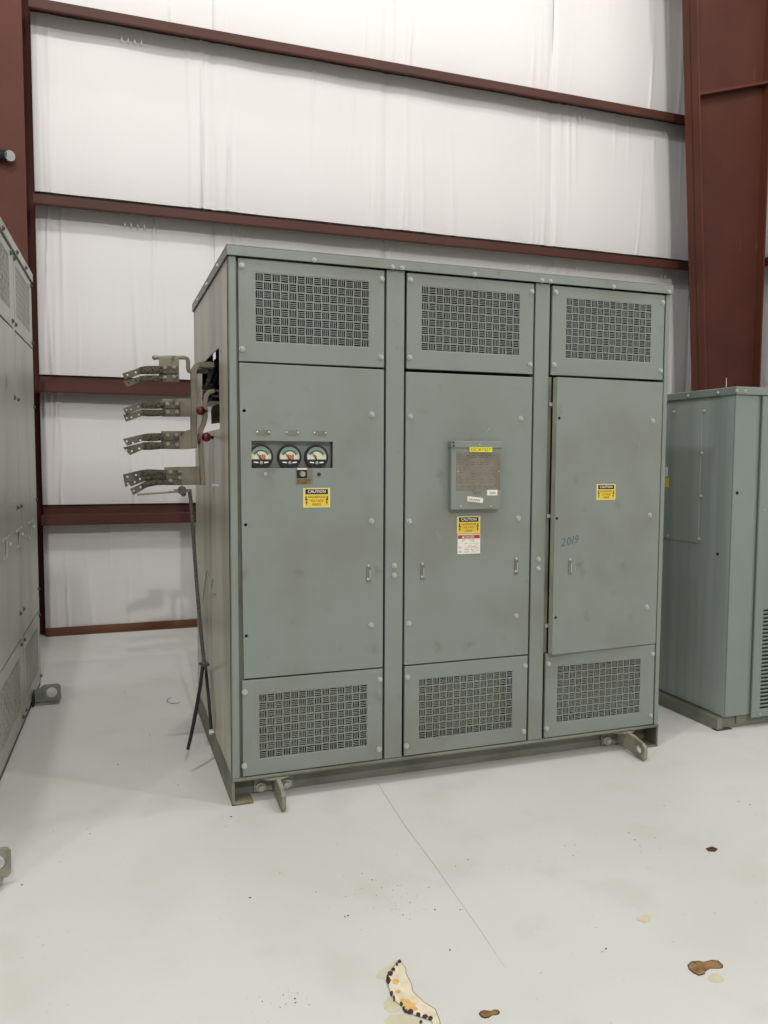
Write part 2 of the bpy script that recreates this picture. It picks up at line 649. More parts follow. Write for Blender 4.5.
# long curved chip with rusty edge
c1 = lambda p: crop(p, 370, 940, 9.6)
mb = MB()
floor_poly(mb, c1([(130, 600), (180, 550), (260, 560), (300, 640), (280, 690), (190, 700), (140, 660)]), 0.0008, 'chip_pale')
floor_poly(mb, c1([(140, 770), (200, 715), (330, 710), (480, 760), (520, 806), (520, 850), (150, 850)]), 0.0008, 'chip_pale')
floor_poly(mb, c1([(55, 360), (85, 300), (170, 250), (240, 200), (280, 190), (180, 300), (150, 390)]), 0.0008, 'chip_pale')
floor_poly(mb, c1([(262, 205), (300, 215), (348, 270), (352, 325), (405, 425), (412, 490), (520, 595), (632, 665), (672, 770), (690, 850),
                   (600, 850), (590, 785), (380, 715), (300, 645), (245, 600), (190, 510), (150, 400), (160, 340)]), 0.0012, 'greyrim')
floor_poly(mb, c1([(268, 212), (298, 224), (338, 275), (342, 328), (395, 428), (402, 494), (515, 602), (622, 672), (660, 772), (676, 850),
                   (610, 850), (596, 775), (386, 705), (306, 635), (252, 592), (200, 506), (168, 400), (178, 340)]), 0.0016, 'chip')
for i, (x, y, a, b) in enumerate([(245, 405, 38, 30), (270, 500, 26, 18), (330, 600, 60, 36), (385, 640, 66, 44), (420, 665, 40, 26)]):
    floor_poly(mb, c1(blob(x, y, a, b, 40 + i)), 0.0020 + 0.00006 * i, 'orange')
for i, (x, y, a, b) in enumerate([(283, 212, 18, 20), (258, 238, 14, 20), (225, 288, 20, 20), (195, 328, 28, 26), (178, 395, 22, 36), (170, 360, 12, 30),
                                  (207, 522, 16, 30), (230, 570, 10, 34), (300, 620, 16, 26), (325, 665, 14, 26), (345, 690, 18, 20), (388, 695, 32, 30),
                                  (465, 722, 24, 24), (530, 742, 32, 22), (580, 760, 24, 24), (490, 792, 16, 18)]):
    floor_poly(mb, c1(blob(x, y, a, b, 70 + i, 9)), 0.0024, 'rust')
mb.build('chipped_patch', None, fl)
# two lobed bare spot with a pale flake beside it
c2 = lambda p: crop(p, 660, 940, 9.6)
lobe = [(262, 240), (300, 208), (370, 200), (420, 212), (500, 192), (560, 200), (605, 240), (606, 270), (560, 278), (480, 276), (440, 300), (430, 330), (375, 347), (320, 322), (275, 285)]
lcx, lcy = 420, 262
mb = MB()
floor_poly(mb, c2(lobe), 0.0008, 'rustrim')
floor_poly(mb, c2([(lcx + (x - lcx) * 0.93, lcy + (y - lcy) * 0.86) for x, y in lobe]), 0.0012, 'concrete')
floor_poly(mb, c2([(455, 370), (480, 330), (540, 322), (600, 350), (622, 385), (590, 408), (530, 412), (480, 400)]), 0.0008, 'chip_pale')
mb.build('chipped_patch', None, fl)
mb = MB()
l2 = [(478.5, 1014), (480.5, 1011.5), (484, 1010.3), (488, 1010.8), (491, 1011), (494.5, 1009.7), (498, 1010), (500, 1012), (499, 1014.6), (495.5, 1015.4), (492, 1015.6),
      (489, 1018), (485, 1018.8), (481, 1017.4)]
floor_poly(mb, l2, 0.0008, 'rustrim')
floor_poly(mb, [(489 + (x - 489) * 0.86, 1013.5 + (y - 1013.5) * 0.75) for x, y in l2], 0.0012, 'concrete')
mb.build('chipped_patch', None, fl)
mb = MB()
floor_poly(mb, [(705.5, 848.5), (712, 846.5), (718, 849), (715, 852), (708, 851.5)], 0.0009, 'rustrim')
mb.build('chipped_patch', None, fl)
mb = MB()
floor_poly(mb, blob(645, 919, 8, 4, 3), 0.0008, 'chip_pale')
mb.build('chipped_patch', None, fl)
# scuffs and grit
rnd = random.Random(11)
mb = MB()
spots = [(372, 880), (403, 915), (435, 910), (280, 873), (250, 898), (231, 817), (316, 892), (348, 916), (295, 999), (345, 917), (640, 846), (629, 833), (635, 840),
         (655, 838), (460, 910), (450, 950), (602, 952), (606, 949), (664, 806), (739, 802), (750, 805), (98, 640), (93, 655), (118, 765), (22, 885), (60, 862), (90, 834),
         (565, 846), (468, 860), (575, 845), (150, 735), (178, 785), (125, 693)]
for u, v in spots:
    p = at(u, v, 2, 0)
    a = rnd.uniform(0, 3.14)
    l, w = rnd.uniform(0.003, 0.007), rnd.uniform(0.0015, 0.003)
    mb.add([(p.x + l * math.cos(a), p.y + l * math.sin(a), 0.0005), (p.x - w * math.sin(a), p.y + w * math.cos(a), 0.003),
            (p.x - l * math.cos(a), p.y - l * math.sin(a), 0.0005), (p.x + w * math.sin(a), p.y - w * math.cos(a), 0.0005)],
           [(0, 1, 3), (1, 2, 3), (0, 2, 1), (0, 3, 2)])
for k in range(150):
    cx, cy, sp = rnd.choice([(385, 885, 22), (400, 905, 20), (640, 842, 45), (745, 806, 25), (455, 880, 60), (282, 1000, 14), (560, 900, 150), (150, 760, 120)])
    u, v = rnd.gauss(cx, sp), rnd.gauss(cy, sp * 0.35)
    if v < 810 and u > 225:
        continue
    p = at(u, v, 2, 0)
    a = rnd.uniform(0, 3.14)
    l, w = rnd.uniform(0.001, 0.0032), rnd.uniform(0.0008, 0.0018)
    mb.add([(p.x + l * math.cos(a), p.y + l * math.sin(a), 0.0005), (p.x - w * math.sin(a), p.y + w * math.cos(a), 0.002),
            (p.x - l * math.cos(a), p.y - l * math.sin(a), 0.0005), (p.x + w * math.sin(a), p.y - w * math.cos(a), 0.0005)],
           [(0, 1, 3), (1, 2, 3), (0, 2, 1), (0, 3, 2)])
g = mb.build('grit', 'grit', fl)
g['kind'] = 'stuff'

th = [at(u, v, 2, 0.002) for u, v in ((180, 702.5), (175, 703.5), (170, 703), (167, 701), (167.5, 699), (171, 697.5))]
o = MB().tube(th, 0.0016, 6).build('thread', 'cable')
o['label'] = 'thin curled dark thread lying on the pale floor left of the middle cabinet'
o['category'] = 'thread'

# ------------------------------------------------------------------ columns
t = thing('steel_column', 'straight dark red steel column at the left edge behind the left cabinet', 'column', (-1.12, 3.32, 0))
mb = MB().box(-0.16, 0.138, -0.12, -0.106, 0, 9)
mb.build('inner_flange', 'oxide', t, bevel=0.002)
MB().box(-0.01, 0.0, -0.106, 0.37, 0, 9).build('web', 'oxide', t)
MB().box(-0.16, 0.20, 0.37, 0.382, 0, 9).build('outer_flange', 'oxide', t)
MB().box(-0.18, 0.137, -0.12, 0.13, 0.0, 0.016).build('base_plate', 'oxide', t)

t = thing('conduit_stub', 'short black pipe stub with round grey cap on the left red column', 'fitting', (-1.085, 3.2, 3.585))
MB().mat('black').tube([(-0.14, -0.03, 0.02), (-0.06, -0.035, 0.005), (0.0, -0.06, 0.0)], 0.036, 14).build('pipe', None, t, smooth=True)
MB().mat('black').box(-0.17, -0.12, -0.03, 0.0, -0.02, 0.06).build('bracket', None, t)
cd = Vector((0.5, -0.8, -0.1)).normalized()
MB().mat('cap').cyl(Vector((0.0, -0.055, 0)), Vector((0.0, -0.055, 0)) + cd * 0.02, 0.037, 16).build('cap', None, t, smooth=True)

t = thing('tapered_steel_column', 'wide dark red steel column, tapering downward, behind the right cabinet', 'column', (5.4, 3.1, 0))
zt = 9.0
XL = lambda z: 5.148 - 0.0693 * z - 5.4      # left flange face, leaning outward with height
XR = 5.652 - 5.4
wb = MB()
wb.plate([(XL(0), 0), (XR, 0), (XR, zt), (XL(zt), zt)], [], -0.006, 0.006)
wb.build('web', 'oxide_web', t)
mb = MB()
mb.plate([(XL(0), 0), (XL(0) + 0.014, 0), (XL(zt) + 0.014, zt), (XL(zt), zt)], [], -0.1, 0.1)
mb.build('inner_flange', 'oxide', t, bevel=0.002)
MB().box(XR, XR + 0.014, -0.1, 0.1, 0, zt).build('outer_flange', 'oxide', t, bevel=0.002)
mb = MB()
za, zb_ = 4.845, 5.085
mb.plate([(XL(za) + 0.014, za), (XR, zb_), (XR, zb_ + 0.024), (XL(za) + 0.014, za + 0.024)], [], -0.09, -0.006)
mb.plate([(XL(za) + 0.014, za), (XR, zb_), (XR, zb_ + 0.024), (XL(za) + 0.014, za + 0.024)], [], 0.006, 0.09)
mb.build('stiffener', 'oxide', t)
MB().box(XL(0) - 0.02, XR + 0.03, -0.12, 0.12, 0, 0.018).build('base_plate', 'oxide', t)

# ------------------------------------------------------------------ stickers


def caution(parent, x0, x1, z0, z1, y, xf=None):
    w, h = x1 - x0, z1 - z0
    mb = MB().mat('cream').box(x0, x1, y, y - 0.0012, z0, z1)
    mb.mat('yellow').box(x0 + 0.05 * w, x1 - 0.05 * w, y - 0.0012, y - 0.0016, z0 + 0.06 * h, z0 + 0.66 * h)
    st = mb.build('caution_sticker', None, parent, xf=xf)
    st['label'] = 'black and yellow caution sticker'
    MB().mat('ink').box(x0 + 0.08 * w, x1 - 0.08 * w, y - 0.0012, y - 0.0018, z0 + 0.68 * h, z1 - 0.06 * h).build('header_band', None, st, xf=xf)
    t_ = MB().mat('whiteink')
    yy = y - 0.0022
    put_text(t_, 'CAUTION', x0 + 0.17 * w, x1 - 0.17 * w, z0 + 0.745 * h, z0 + 0.90 * h, yy, bold=0.012)
    t_.mat('brownink')
    put_text(t_, 'HAZARDOUS', x0 + 0.19 * w, x1 - 0.19 * w, z0 + 0.49 * h, z0 + 0.60 * h, yy)
    put_text(t_, 'VOLTAGE', x0 + 0.26 * w, x1 - 0.26 * w, z0 + 0.30 * h, z0 + 0.41 * h, yy)
    put_text(t_, 'INSIDE', x0 + 0.34 * w, x1 - 0.34 * w, z0 + 0.11 * h, z0 + 0.22 * h, yy)
    t_.mat('ink')
    for sgn, cx in ((1, x0 + 0.11 * w), (-1, x1 - 0.11 * w)):
        pts = [(-0.02, 0.58), (0.03, 0.58), (0.0, 0.45), (0.055, 0.45), (0.02, 0.30), (0.045, 0.30), (0.005, 0.14), (-0.02, 0.29), (0.0, 0.30), (0.02, 0.385), (-0.04, 0.385)]
        t_.plate([(cx + sgn * a * w, z0 + b * h) for a, b in pts], [], yy + 0.0002, yy)
    t_.build('lettering', None, st, xf=xf)
    return st


def dashes(mb, x0, x1, zs, y, seed, hgt=0.0022, seg=(0.008, 0.03), gap=0.006):
    r = random.Random(seed)
    for z in zs:
        x = x0
        while x < x1 - 0.004:
            l = min(r.uniform(*seg), x1 - x)
            if r.random() < 0.8:
                mb.box(x, x + l, y, y - 0.0003, z, z + hgt)
            x += l + gap * r.uniform(0.6, 2.2)


# ------------------------------------------------------------------ main cabinet
W, D, H = 2.129, 1.306, 2.29
root = thing('switchgear_cabinet', 'large three-section grey green cabinet with gauges and bus bars, in the middle of the floor', 'electrical cabinet')

# base frame
mb = MB()
mb.box(-0.004, 0.008, 0.0, D, 0.0, 0.102).box(W - 0.008, W + 0.002, 0.0, D, 0.0, 0.102)      # side channels
mb.box(-0.004, 0.085, 0.0, D, 0.0, 0.008)
mb.box(W - 0.075, W + 0.002, 0.0, D, 0.0, 0.008)
mb.box(0.008, W - 0.008, 0.096, 0.106, 0.0, 0.102)                                            # front web, set back
mb.box(0.0, W, D - 0.1, D - 0.09, 0.0, 0.102)
mb.build('base_frame', 'base', root, bevel=0.002)
mb = MB().box(-0.004, W + 0.002, -0.006, D, 0.102, 0.115)
mb.build('base_top_flange', 'base', root, bevel=0.004)
MB().box(0.003, 0.085, -0.005, 0.05, 0.0082, 0.0115).build('foot_shim', 'foot', root)

# body shell
MB().box(0.004, W - 0.004, 0.06, D - 0.01, 0.1155, 0.128).build('floor_pan', 'inner', root)
MB().box(W - 0.006, W, 0.03, D, 0.115, 2.25).build('side_panel', 'paint', root)
SEAM = 0.62
HY0, HY1, HZ0, HZ1 = 0.298, 0.985, 1.572, 1.925
o = MB()
o.plate([(0.03, 0.115), (SEAM - 0.002, 0.115), (SEAM - 0.002, HZ0), (HY0, HZ0), (HY0, HZ1), (SEAM - 0.002, HZ1), (SEAM - 0.002, 2.25), (0.03, 2.25)], [], 0.0, 0.005, axes='yz')
o.build('side_panel', 'side', root)
o = MB()
o.plate([(SEAM + 0.002, 0.115), (D, 0.115), (D, 2.25), (SEAM + 0.002, 2.25), (SEAM + 0.002, HZ1), (HY1, HZ1), (HY1, HZ0), (SEAM + 0.002, HZ0)], [], 0.0, 0.005, axes='yz')
o.build('side_panel', 'side', root)
# rear sheet with its open access hole and a slot
o = MB()
o.plate(rect(0.005, W - 0.006, 0.115, 2.25), [rect(0.02, 0.62, 1.25, 1.845), rect(0.102, 0.117, 1.965, 2.035)], D - 0.008, D - 0.002)
o.build('rear_panel', 'inner', root)
# dark partitions inside, behind the sections
MB().box(0.66, 0.672, 0.12, D - 0.02, 0.13, 2.24).build('partition', 'inner', root)
MB().box(0.70, W - 0.02, 0.22, 0.232, 0.13, 2.24).build('barrier', 'inner', root)
MB().box(0.02, 0.655, 0.22, 0.232, 0.13, 2.24).build('barrier', 'inner', root)

# lid
mb = MB()
mb.box(-0.008, W + 0.008, -0.012, D + 0.008, H - 0.006, H)
mb.box(-0.008, W + 0.008, -0.012, -0.008, 2.247, H - 0.006).box(-0.008, W + 0.008, D + 0.004, D + 0.008, 2.247, H - 0.006)
mb.box(-0.008, -0.004, -0.008, D + 0.004, 2.247, H - 0.006).box(W + 0.004, W + 0.008, -0.008, D + 0.004, 2.247, H - 0.006)
lid = mb.build('lid', 'paint', root, bevel=0.002)
for bx in (0.347, 0.688, 0.731, 1.071, 1.410, 1.454, 1.794, 2.110):
    bolt(lid, bx, -0.013, 2.2555, scale=0.85)
for u, v in ((218, 268), (207, 287), (198, 303)):
    p = at(u, v, 0, -0.009)
    bolt(lid, -0.009, p.y, 2.258, rot=(0, 0, -math.pi / 2), scale=0.85)

# posts and mullions
MB().box(0.0, 0.029, 0.0, 0.05, 0.115, 2.247).build('corner_post', 'paint', root, bevel=0.003)
MB().box(2.106, W, 0.0, 0.05, 0.115, 2.247).build('corner_post', 'paint', root, bevel=0.003)
MB().box(0.02, 0.055, 0.023, 0.045, 0.115, 2.24).build('inner_post', 'base', root)
MB().box(2.085, 2.12, 0.051, 0.07, 0.115, 2.24).build('inner_post', 'inner', root)
for x0, x1 in ((0.667, 0.749), (1.388, 1.462)):
    mu = MB().box(x0, x1, 0.001, 0.05, 0.116, 2.247).build('mullion', 'paint', root, bevel=0.0025)
    xc = (x0 + x1) / 2
    bolt(mu, xc, 0.0, 0.979)
    bolt(mu, xc, 0.0, 0.936)
# inner jamb seen through the gap of the ajar door
MB().box(1.464, 1.484, 0.012, 0.05, 0.53, 1.826).build('door_jamb', 'base', root)

SEC = [(0.038, 0.657), (0.760, 1.378), (1.475, 2.098)]
GR = [(0.105, 0.589), (0.827, 1.308), (1.548, 2.024)]
GRL = [(0.110, 0.586), (0.829, 1.301), (1.539, 2.016)]
for i, (x0, x1) in enumerate(SEC):
    g0, g1 = GR[i]
    mb = MB()
    mb.plate(rect(x0, x1, 1.834, 2.241), [rect(g0, g1, 1.915, 2.190)], 0.0, 0.018)
    p = mb.build('vent_panel', 'paint', root, bevel=0.0025)
    vent(g0, g1, 1.915, 2.190, 14, 8, 0.001, 0.0045).build('vent_grille', 'paint', p)
    MB().box(g0 - 0.02, g1 + 0.02, 0.10, 0.105, 1.90, 2.21).build('vent_shade_sheet', 'black', p)  # added black sheet: the shade behind the slots put into its colour
    for bx, bz in ((x0 + 0.014, 2.212), (x1 - 0.013, 2.205), (x1 - 0.015, 1.877), (x0 + 0.013, 1.882)):
        bolt(p, bx, -0.001, bz)
    g0, g1 = GRL[i]
    mb = MB()
    mb.plate(rect(x0 + (0.004 if i == 0 else 0), x1, 0.119, 0.526), [rect(g0, g1, 0.187, 0.462)], 0.0, 0.018)
    p = mb.build('vent_panel', 'paint', root, bevel=0.0025)
    vent(g0, g1, 0.187, 0.462, 14, 8, 0.001, 0.0045, first=0 if i < 2 else 1).build('vent_grille', 'paint', p)
    MB().box(g0 + 0.012, g1 - (0.03 if i < 2 else 0.01), 0.05, 0.054, 0.205, 0.455).build('filter_shade_mat', 'filter', p)
    for bx, bz in ((x0 + 0.013, 0.478), (x1 - 0.014, 0.478), (x1 - 0.016, 0.165), (x0 + 0.010, 0.165)):
        bolt(p, bx, -0.001, bz)

# door 1 with gauge window
DZ0, DZ1 = 0.533, 1.826


def latch(parent, x, z, xf=None, pale=False):
    mb = MB().mat('base').box(x - 0.010, x + 0.010, 0.0, -0.003, z - 0.036, z + 0.030)
    mb.mat('bolt').box(x + 0.003, x + 0.007, -0.003, -0.006, z - 0.025, z + 0.018)
    mb.mat('bolt').ball((x - 0.002, -0.003, z + 0.036), 0.0065, n=8, m=6)
    if not pale:
        mb.ball((x - 0.004, -0.003, z - 0.022), 0.006, n=8, m=6)
    return mb.build('latch', None, parent, xf=xf)


mb = MB()
mb.plate([(0.049, DZ0), (0.657, DZ0 - 0.001), (0.657, 1.825), (0.039, 1.828)],
         [rect(0.087, 0.430, 1.404, 1.515), circ(0.058, 1.636, 0.0065), circ(0.061, 1.172, 0.0065), circ(0.060, 0.712, 0.0065)], 0.0, 0.022)
d1 = mb.build('door', 'paint', root, bevel=0.002)
for z in (1.633, 1.177, 0.723):
    bolt(d1, 0.602, 0.0, z)
latch(d1, 0.590, 0.947)
# recess behind the window
mb = MB()
mb.mat('inner').box(0.075, 0.44, 0.062, 0.066, 1.39, 1.53)
mb.box(0.075, 0.079, 0.023, 0.062, 1.39, 1.53).box(0.436, 0.44, 0.023, 0.062, 1.39, 1.53)
mb.box(0.079, 0.436, 0.023, 0.062, 1.39, 1.394).box(0.079, 0.436, 0.023, 0.062, 1.526, 1.53)
mb.mat('paint').box(0.079, 0.428, 0.030, 0.034, 1.394, 1.526)
mb.build('gauge_recess', None, d1)
for k, cx in enumerate((0.1275, 0.2465, 0.362)):
    cz, ym = 1.4505, 0.010
    mb = MB().mat('black').cyl((cx, 0.06, cz), (cx, ym + 0.004, cz), 0.050, 28)
    mb.plate(circ(cx, cz, 0.050, 28), [circ(cx, cz, 0.0425, 28)], ym - 0.004, ym + 0.006)
    gm = mb.build('gauge', None, root, bevel=0.0)
    gm['label'] = 'round black rimmed gauge in the recessed window'
    dm = MB().mat('dial').plate(circ(cx, cz, 0.0425, 28), [], ym + 0.001, ym + 0.0035)
    arc = [(cx + 0.040 * math.cos(a), cz + 0.040 * math.sin(a)) for a in [math.radians(20 + 140 * i / 14) for i in range(15)]]
    low = [(cx + 0.030 * math.cos(a) * 0.9, cz - 0.004 + 0.030 * math.sin(a) * 0.9) for a in [math.radians(160 - 140 * i / 14) for i in range(15)]]
    dm.mat('dialgreen').plate(arc + low, [], ym + 0.0006, ym + 0.001)
    arc = [(cx + 0.035 * math.cos(a), cz - 0.004 + 0.033 * math.sin(a)) for a in [math.radians(30 + 120 * i / 12) for i in range(13)]]
    low = [(cx + 0.029 * math.cos(a), cz - 0.004 + 0.027 * math.sin(a)) for a in [math.radians(150 - 120 * i / 12) for i in range(13)]]
    dm.mat('dialarc').plate(arc + low, [], ym + 0.0002, ym + 0.0006)
    seg = [(cx + 0.0425 * math.cos(a), cz + 0.0425 * math.sin(a)) for a in [math.radians(194 + 152 * i / 14) for i in range(15)]]
    dm.mat('black').plate(seg, [], ym - 0.001, ym + 0.001)
    dm.build('dial', None, gm)
    nm = MB().mat('ink')
    tip = (cx - 0.021, cz + 0.020)
    nm.plate([(cx - 0.001, cz - 0.012), (cx + 0.002, cz - 0.010), (tip[0] + 0.001, tip[1] + 0.001), (tip[0] - 0.001, tip[1] - 0.001)], [], ym - 0.0016, ym - 0.0008)
    nm.mat('dialred')
    for q in range((3, 3, 1)[k]):
        qx = cx - 0.004 + 0.009 * q
        nm.plate([(qx - 0.004, cz - 0.010), (qx + 0.003, cz - 0.010), (qx + 0.004, cz + 0.006 + 0.004 * ((q + k) % 2)), (qx - 0.003, cz + 0.010)], [], ym - 0.0008, ym)
    nm.build('needle', None, gm)
    sm = MB().mat('chrome').cyl((cx, ym, cz - 0.0235), (cx, ym - 0.004, cz - 0.0235), 0.007, 12)
    sm.mat('whiteink')
    sm.plate([(cx - 0.030, cz - 0.024), (cx - 0.012, cz - 0.026), (cx - 0.012, cz - 0.021), (cx - 0.030, cz - 0.0195)], [], ym - 0.0016, ym - 0.001)
    sm.plate([(cx + 0.030, cz - 0.024), (cx + 0.012, cz - 0.026), (cx + 0.012, cz - 0.021), (cx + 0.030, cz - 0.0195)], [], ym - 0.0016, ym - 0.001)
    sm.build('adjuster', None, gm)
for x in (0.134, 0.255, 0.374):
    z = 1.549
    mb = MB().mat('plate').box(x - 0.029, x + 0.029, 0.0, -0.0015, z - 0.010, z + 0.011)
    mb.mat('greyink')
    dashes(mb, x - 0.017, x + 0.017, (z - 0.002, z + 0.004), -0.0015, int(x * 1000), 0.0022)
    mb.mat('whiteink').ball((x - 0.024, -0.0015, z + 0.003), 0.0035, n=8, m=4).ball((x + 0.024, -0.0015, z + 0.003), 0.0035, n=8, m=4)
    mb.build('engraved_plate', None, root)
# small test switch under the window
mb = MB().mat('plate').box(0.270, 0.342, 0.0, -0.0018, 1.337, 1.405)
mb.mat('ink').box(0.273, 0.318, -0.0018, -0.0022, 1.362, 1.397)
mb.mat('gold').box(0.273, 0.334, -0.0018, -0.0022, 1.340, 1.358)
mb.mat('paper').box(0.275, 0.318, -0.0018, -0.0024, 1.398, 1.404)
sw = mb.build('switch_plate', None, root)
MB().mat('chrome').cyl((0.297, -0.002, 1.380), (0.297, -0.014, 1.380), 0.014, 14, 0.011).box(0.291, 0.303, -0.014, -0.018, 1.377, 1.383).build('switch_knob', None, sw)
MB().mat('cap').cyl((0.143, 0.002, 1.380), (0.143, -0.003, 1.380), 0.008, 12).build('hole_plug', None, d1)
MB().mat('rust').cyl((0.369, 0.002, 1.378), (0.369, -0.002, 1.378), 0.008, 12).build('hole_plug', None, d1)
caution(root, 0.301, 0.417, 1.239, 1.321, -0.0002)

# door 2 with nameplate box
mb = MB()
mb.plate(rect(0.758, 1.378, DZ0 - 0.001, 1.820), [], 0.0, 0.022)
d2 = mb.build('door', 'paint', root, bevel=0.002)
for x, z in ((0.779, 1.628), (1.319, 1.631), (0.777, 1.172), (1.315, 1.174), (0.777, 0.719), (1.312, 0.719)):
    bolt(d2, x, 0.0, z)
latch(d2, 0.841, 0.945)
latch(d2, 1.308, 0.950)
caution(root, 1.006, 1.121, 1.110, 1.188, -0.0002)
mb = MB().mat('paper').box(1.010, 1.122, -0.0002, -0.0012, 1.018, 1.107)
ds = mb.build('danger_sticker', None, root)
ds['label'] = 'white sticker with red danger band'
mb = MB().mat('redink').box(1.012, 1.120, -0.0012, -0.0016, 1.087, 1.103)
mb.mat('greyink')
dashes(mb, 1.030, 1.106, (1.080, 1.074), -0.0012, 5, 0.002)
dashes(mb, 1.015, 1.030, (1.064, 1.050, 1.045, 1.030, 1.026), -0.0012, 6, 0.002)
dashes(mb, 1.044, 1.114, (1.064, 1.056, 1.050, 1.044, 1.037, 1.030, 1.025), -0.0012, 7, 0.0016)
mb.mat('whiteink')
put_text(mb, 'DANGER', 1.044, 1.092, 1.0905, 1.1005, -0.0018)
mb.plate([(1.031, 1.0905), (1.042, 1.0905), (1.0365, 1.1005)], [], -0.0018, -0.0016)
mb.build('lettering', None, ds)

FY = -0.034
B0, B1 = at(451.0, 510.3, 1, FY), at(501.5, 441.5, 1, FY)
bx0, bx1, bz0, bz1 = B0.x, B1.x, B0.z + 0.002, B1.z
mb = MB().box(bx0, bx1, FY, 0.0, bz0, bz1 - 0.028)
mb.box(bx0 - 0.004, bx1 + 0.006, FY - 0.006, 0.0, bz1 - 0.030, bz1)
nb = mb.build('nameplate_box', 'paint', root, bevel=0.003)


def bpx(u, v):
    p = at(u, v, 1, FY)
    return p.x, p.z


(nx0, nz1), (nx1, nz0) = bpx(456.6, 452.5), bpx(500.0, 489.8)
mb = MB().mat('plate').box(nx0, nx1, FY, FY - 0.0015, nz0, nz1)
mb.mat('plateink')
y_ = FY - 0.0015
dashes(mb, nx0 + 0.05, nx1 - 0.05, (nz1 - 0.014, nz1 - 0.022), y_, 21, 0.003)
dashes(mb, nx0 + 0.012, nx0 + 0.055, [nz1 - 0.034 - 0.011 * k for k in range(10)], y_, 22, 0.0022)
dashes(mb, nx0 + 0.07, nx1 - 0.06, [nz1 - 0.034 - 0.010 * k for k in range(3)], y_, 23, 0.0022)
dashes(mb, nx0 + 0.075, nx1 - 0.015, [nz1 - 0.068 - 0.013 * k for k in range(7)], y_, 24, 0.0018, seg=(0.006, 0.018), gap=0.016)
dashes(mb, nx0 + 0.02, nx1 - 0.02, (nz0 + 0.008, nz0 + 0.014), y_, 25, 0.0016)
mb.mat('bolt').ball((nx0 + 0.006, y_, (nz0 + nz1) / 2), 0.004, n=8, m=4).ball((nx1 - 0.008, y_, (nz0 + nz1) / 2), 0.004, n=8, m=4)
mb.build('nameplate', None, nb)
(ax0, az1), (ax1, az0) = bpx(468.9, 447.2), bpx(491.3, 452.2)
mb = MB().mat('lemon').box(ax0, ax1, FY - 0.0062, FY - 0.0078, az0, az1)
mb.mat('brownink')
put_text(mb, 'ESORY437', ax0 + 0.007, ax1 - 0.007, az0 + 0.003, az1 - 0.003, FY - 0.0082)
yl = mb.build('yellow_label', None, nb)
yl['label'] = 'yellow asset label lettered ESORY437'
(ax0, az1), (ax1, az0) = bpx(487, 489.9), bpx(497.2, 495.3)
mb = MB().mat('paper').box(ax0, ax1, FY, FY - 0.0018, az0, az1)
mb.mat('greyink')
for k in range(9):
    mb.box(ax0 + 0.012 + 0.0036 * k, ax0 + 0.0135 + 0.0036 * k + 0.001 * (k % 2), FY - 0.0018, FY - 0.002, az0 + 0.006, az1 - 0.009)
mb.build('barcode_label', None, nb)
pts = [bpx(467.3, 496.2), bpx(482.9, 498), bpx(482.6, 503), bpx(467.1, 501.2)]
mb = MB().mat('paper').plate(pts, [], FY - 0.003, FY)
mb.mat('greyink')
dx, dz = pts[1][0] - pts[0][0], pts[1][1] - pts[0][1]
for k in range(12):
    xx = pts[0][0] + dx * (0.08 + 0.06 * k)
    zz = pts[0][1] + dz * (0.08 + 0.06 * k) - 0.011
    mb.box(xx, xx + 0.003, FY - 0.003, FY - 0.0033, zz - 0.004 * (1 + k % 2), zz + 0.002)
mb.build('paper_tag', None, nb)
cxz = bpx(477.2, 491.7)
mb = MB().mat('plate').plate([(cxz[0] - 0.023, cxz[1]), (cxz[0] - 0.015, cxz[1] - 0.012), (cxz[0] + 0.015, cxz[1] - 0.012), (cxz[0] + 0.023, cxz[1]), (cxz[0] + 0.015, cxz[1] + 0.012), (cxz[0] - 0.015, cxz[1] + 0.012)], [], FY - 0.002, FY)
mb.mat('plateink')
dashes(mb, cxz[0] - 0.014, cxz[0] + 0.014, (cxz[1] - 0.005, cxz[1] + 0.002), FY - 0.002, 3, 0.003)
mb.build('maker_emblem', None, nb)
for u, v, yy in ((461, 506.3, FY), (490.5, 506, FY), (479, 445, FY - 0.006)):
    x, z = bpx(u, v)
    bolt(nb, x, yy, z, scale=0.42, name='screw')
for dz in (0.006, 0.022):
    MB().mat('black').cyl((bx0 + 0.006, FY - 0.004, bz1 - dz), (bx0 + 0.006, FY - 0.008, bz1 - dz), 0.005, 8).build('hinge_pin', None, nb)

# door 3, ajar on its right hinges
ANG = math.radians(-3.3)
piv = Vector((2.096, 0.02, 0))
XF = Matrix.Translation(piv) @ Matrix.Rotation(-ANG, 4, 'Z') @ Matrix.Translation(-piv)
mb = MB().mat('paint')
mb.plate(rect(1.484, 2.099, 0.530, 1.822), [circ(1.499, 1.635, 0.007), circ(1.497, 1.171, 0.007), circ(1.501, 0.705, 0.007)], 0.0, 0.004)
mb.box(2.095, 2.099, 0.004, 0.022, 0.530, 1.822).box(1.488, 2.095, 0.004, 0.022, 1.818, 1.822).box(1.488, 2.095, 0.004, 0.022, 0.530, 0.534)
mb.mat('edge').box(1.484, 1.488, 0.004, 0.032, 0.530, 1.822)
d3 = mb.build('door', None, root, xf=XF)
d3['label'] = 'door standing slightly ajar'
for x, z in ((2.042, 1.634), (2.040, 1.174), (2.037, 0.718)):
    p = XF @ Vector((x, 0, z))
    bolt(d3, p.x, p.y, p.z, rot=(0, 0, -ANG))
latch(d3, 1.575, 0.940, xf=XF, pale=True)
caution(root, 1.717, 1.828, 1.253, 1.329, -0.0002, xf=XF)
mb = MB().mat('blueink')
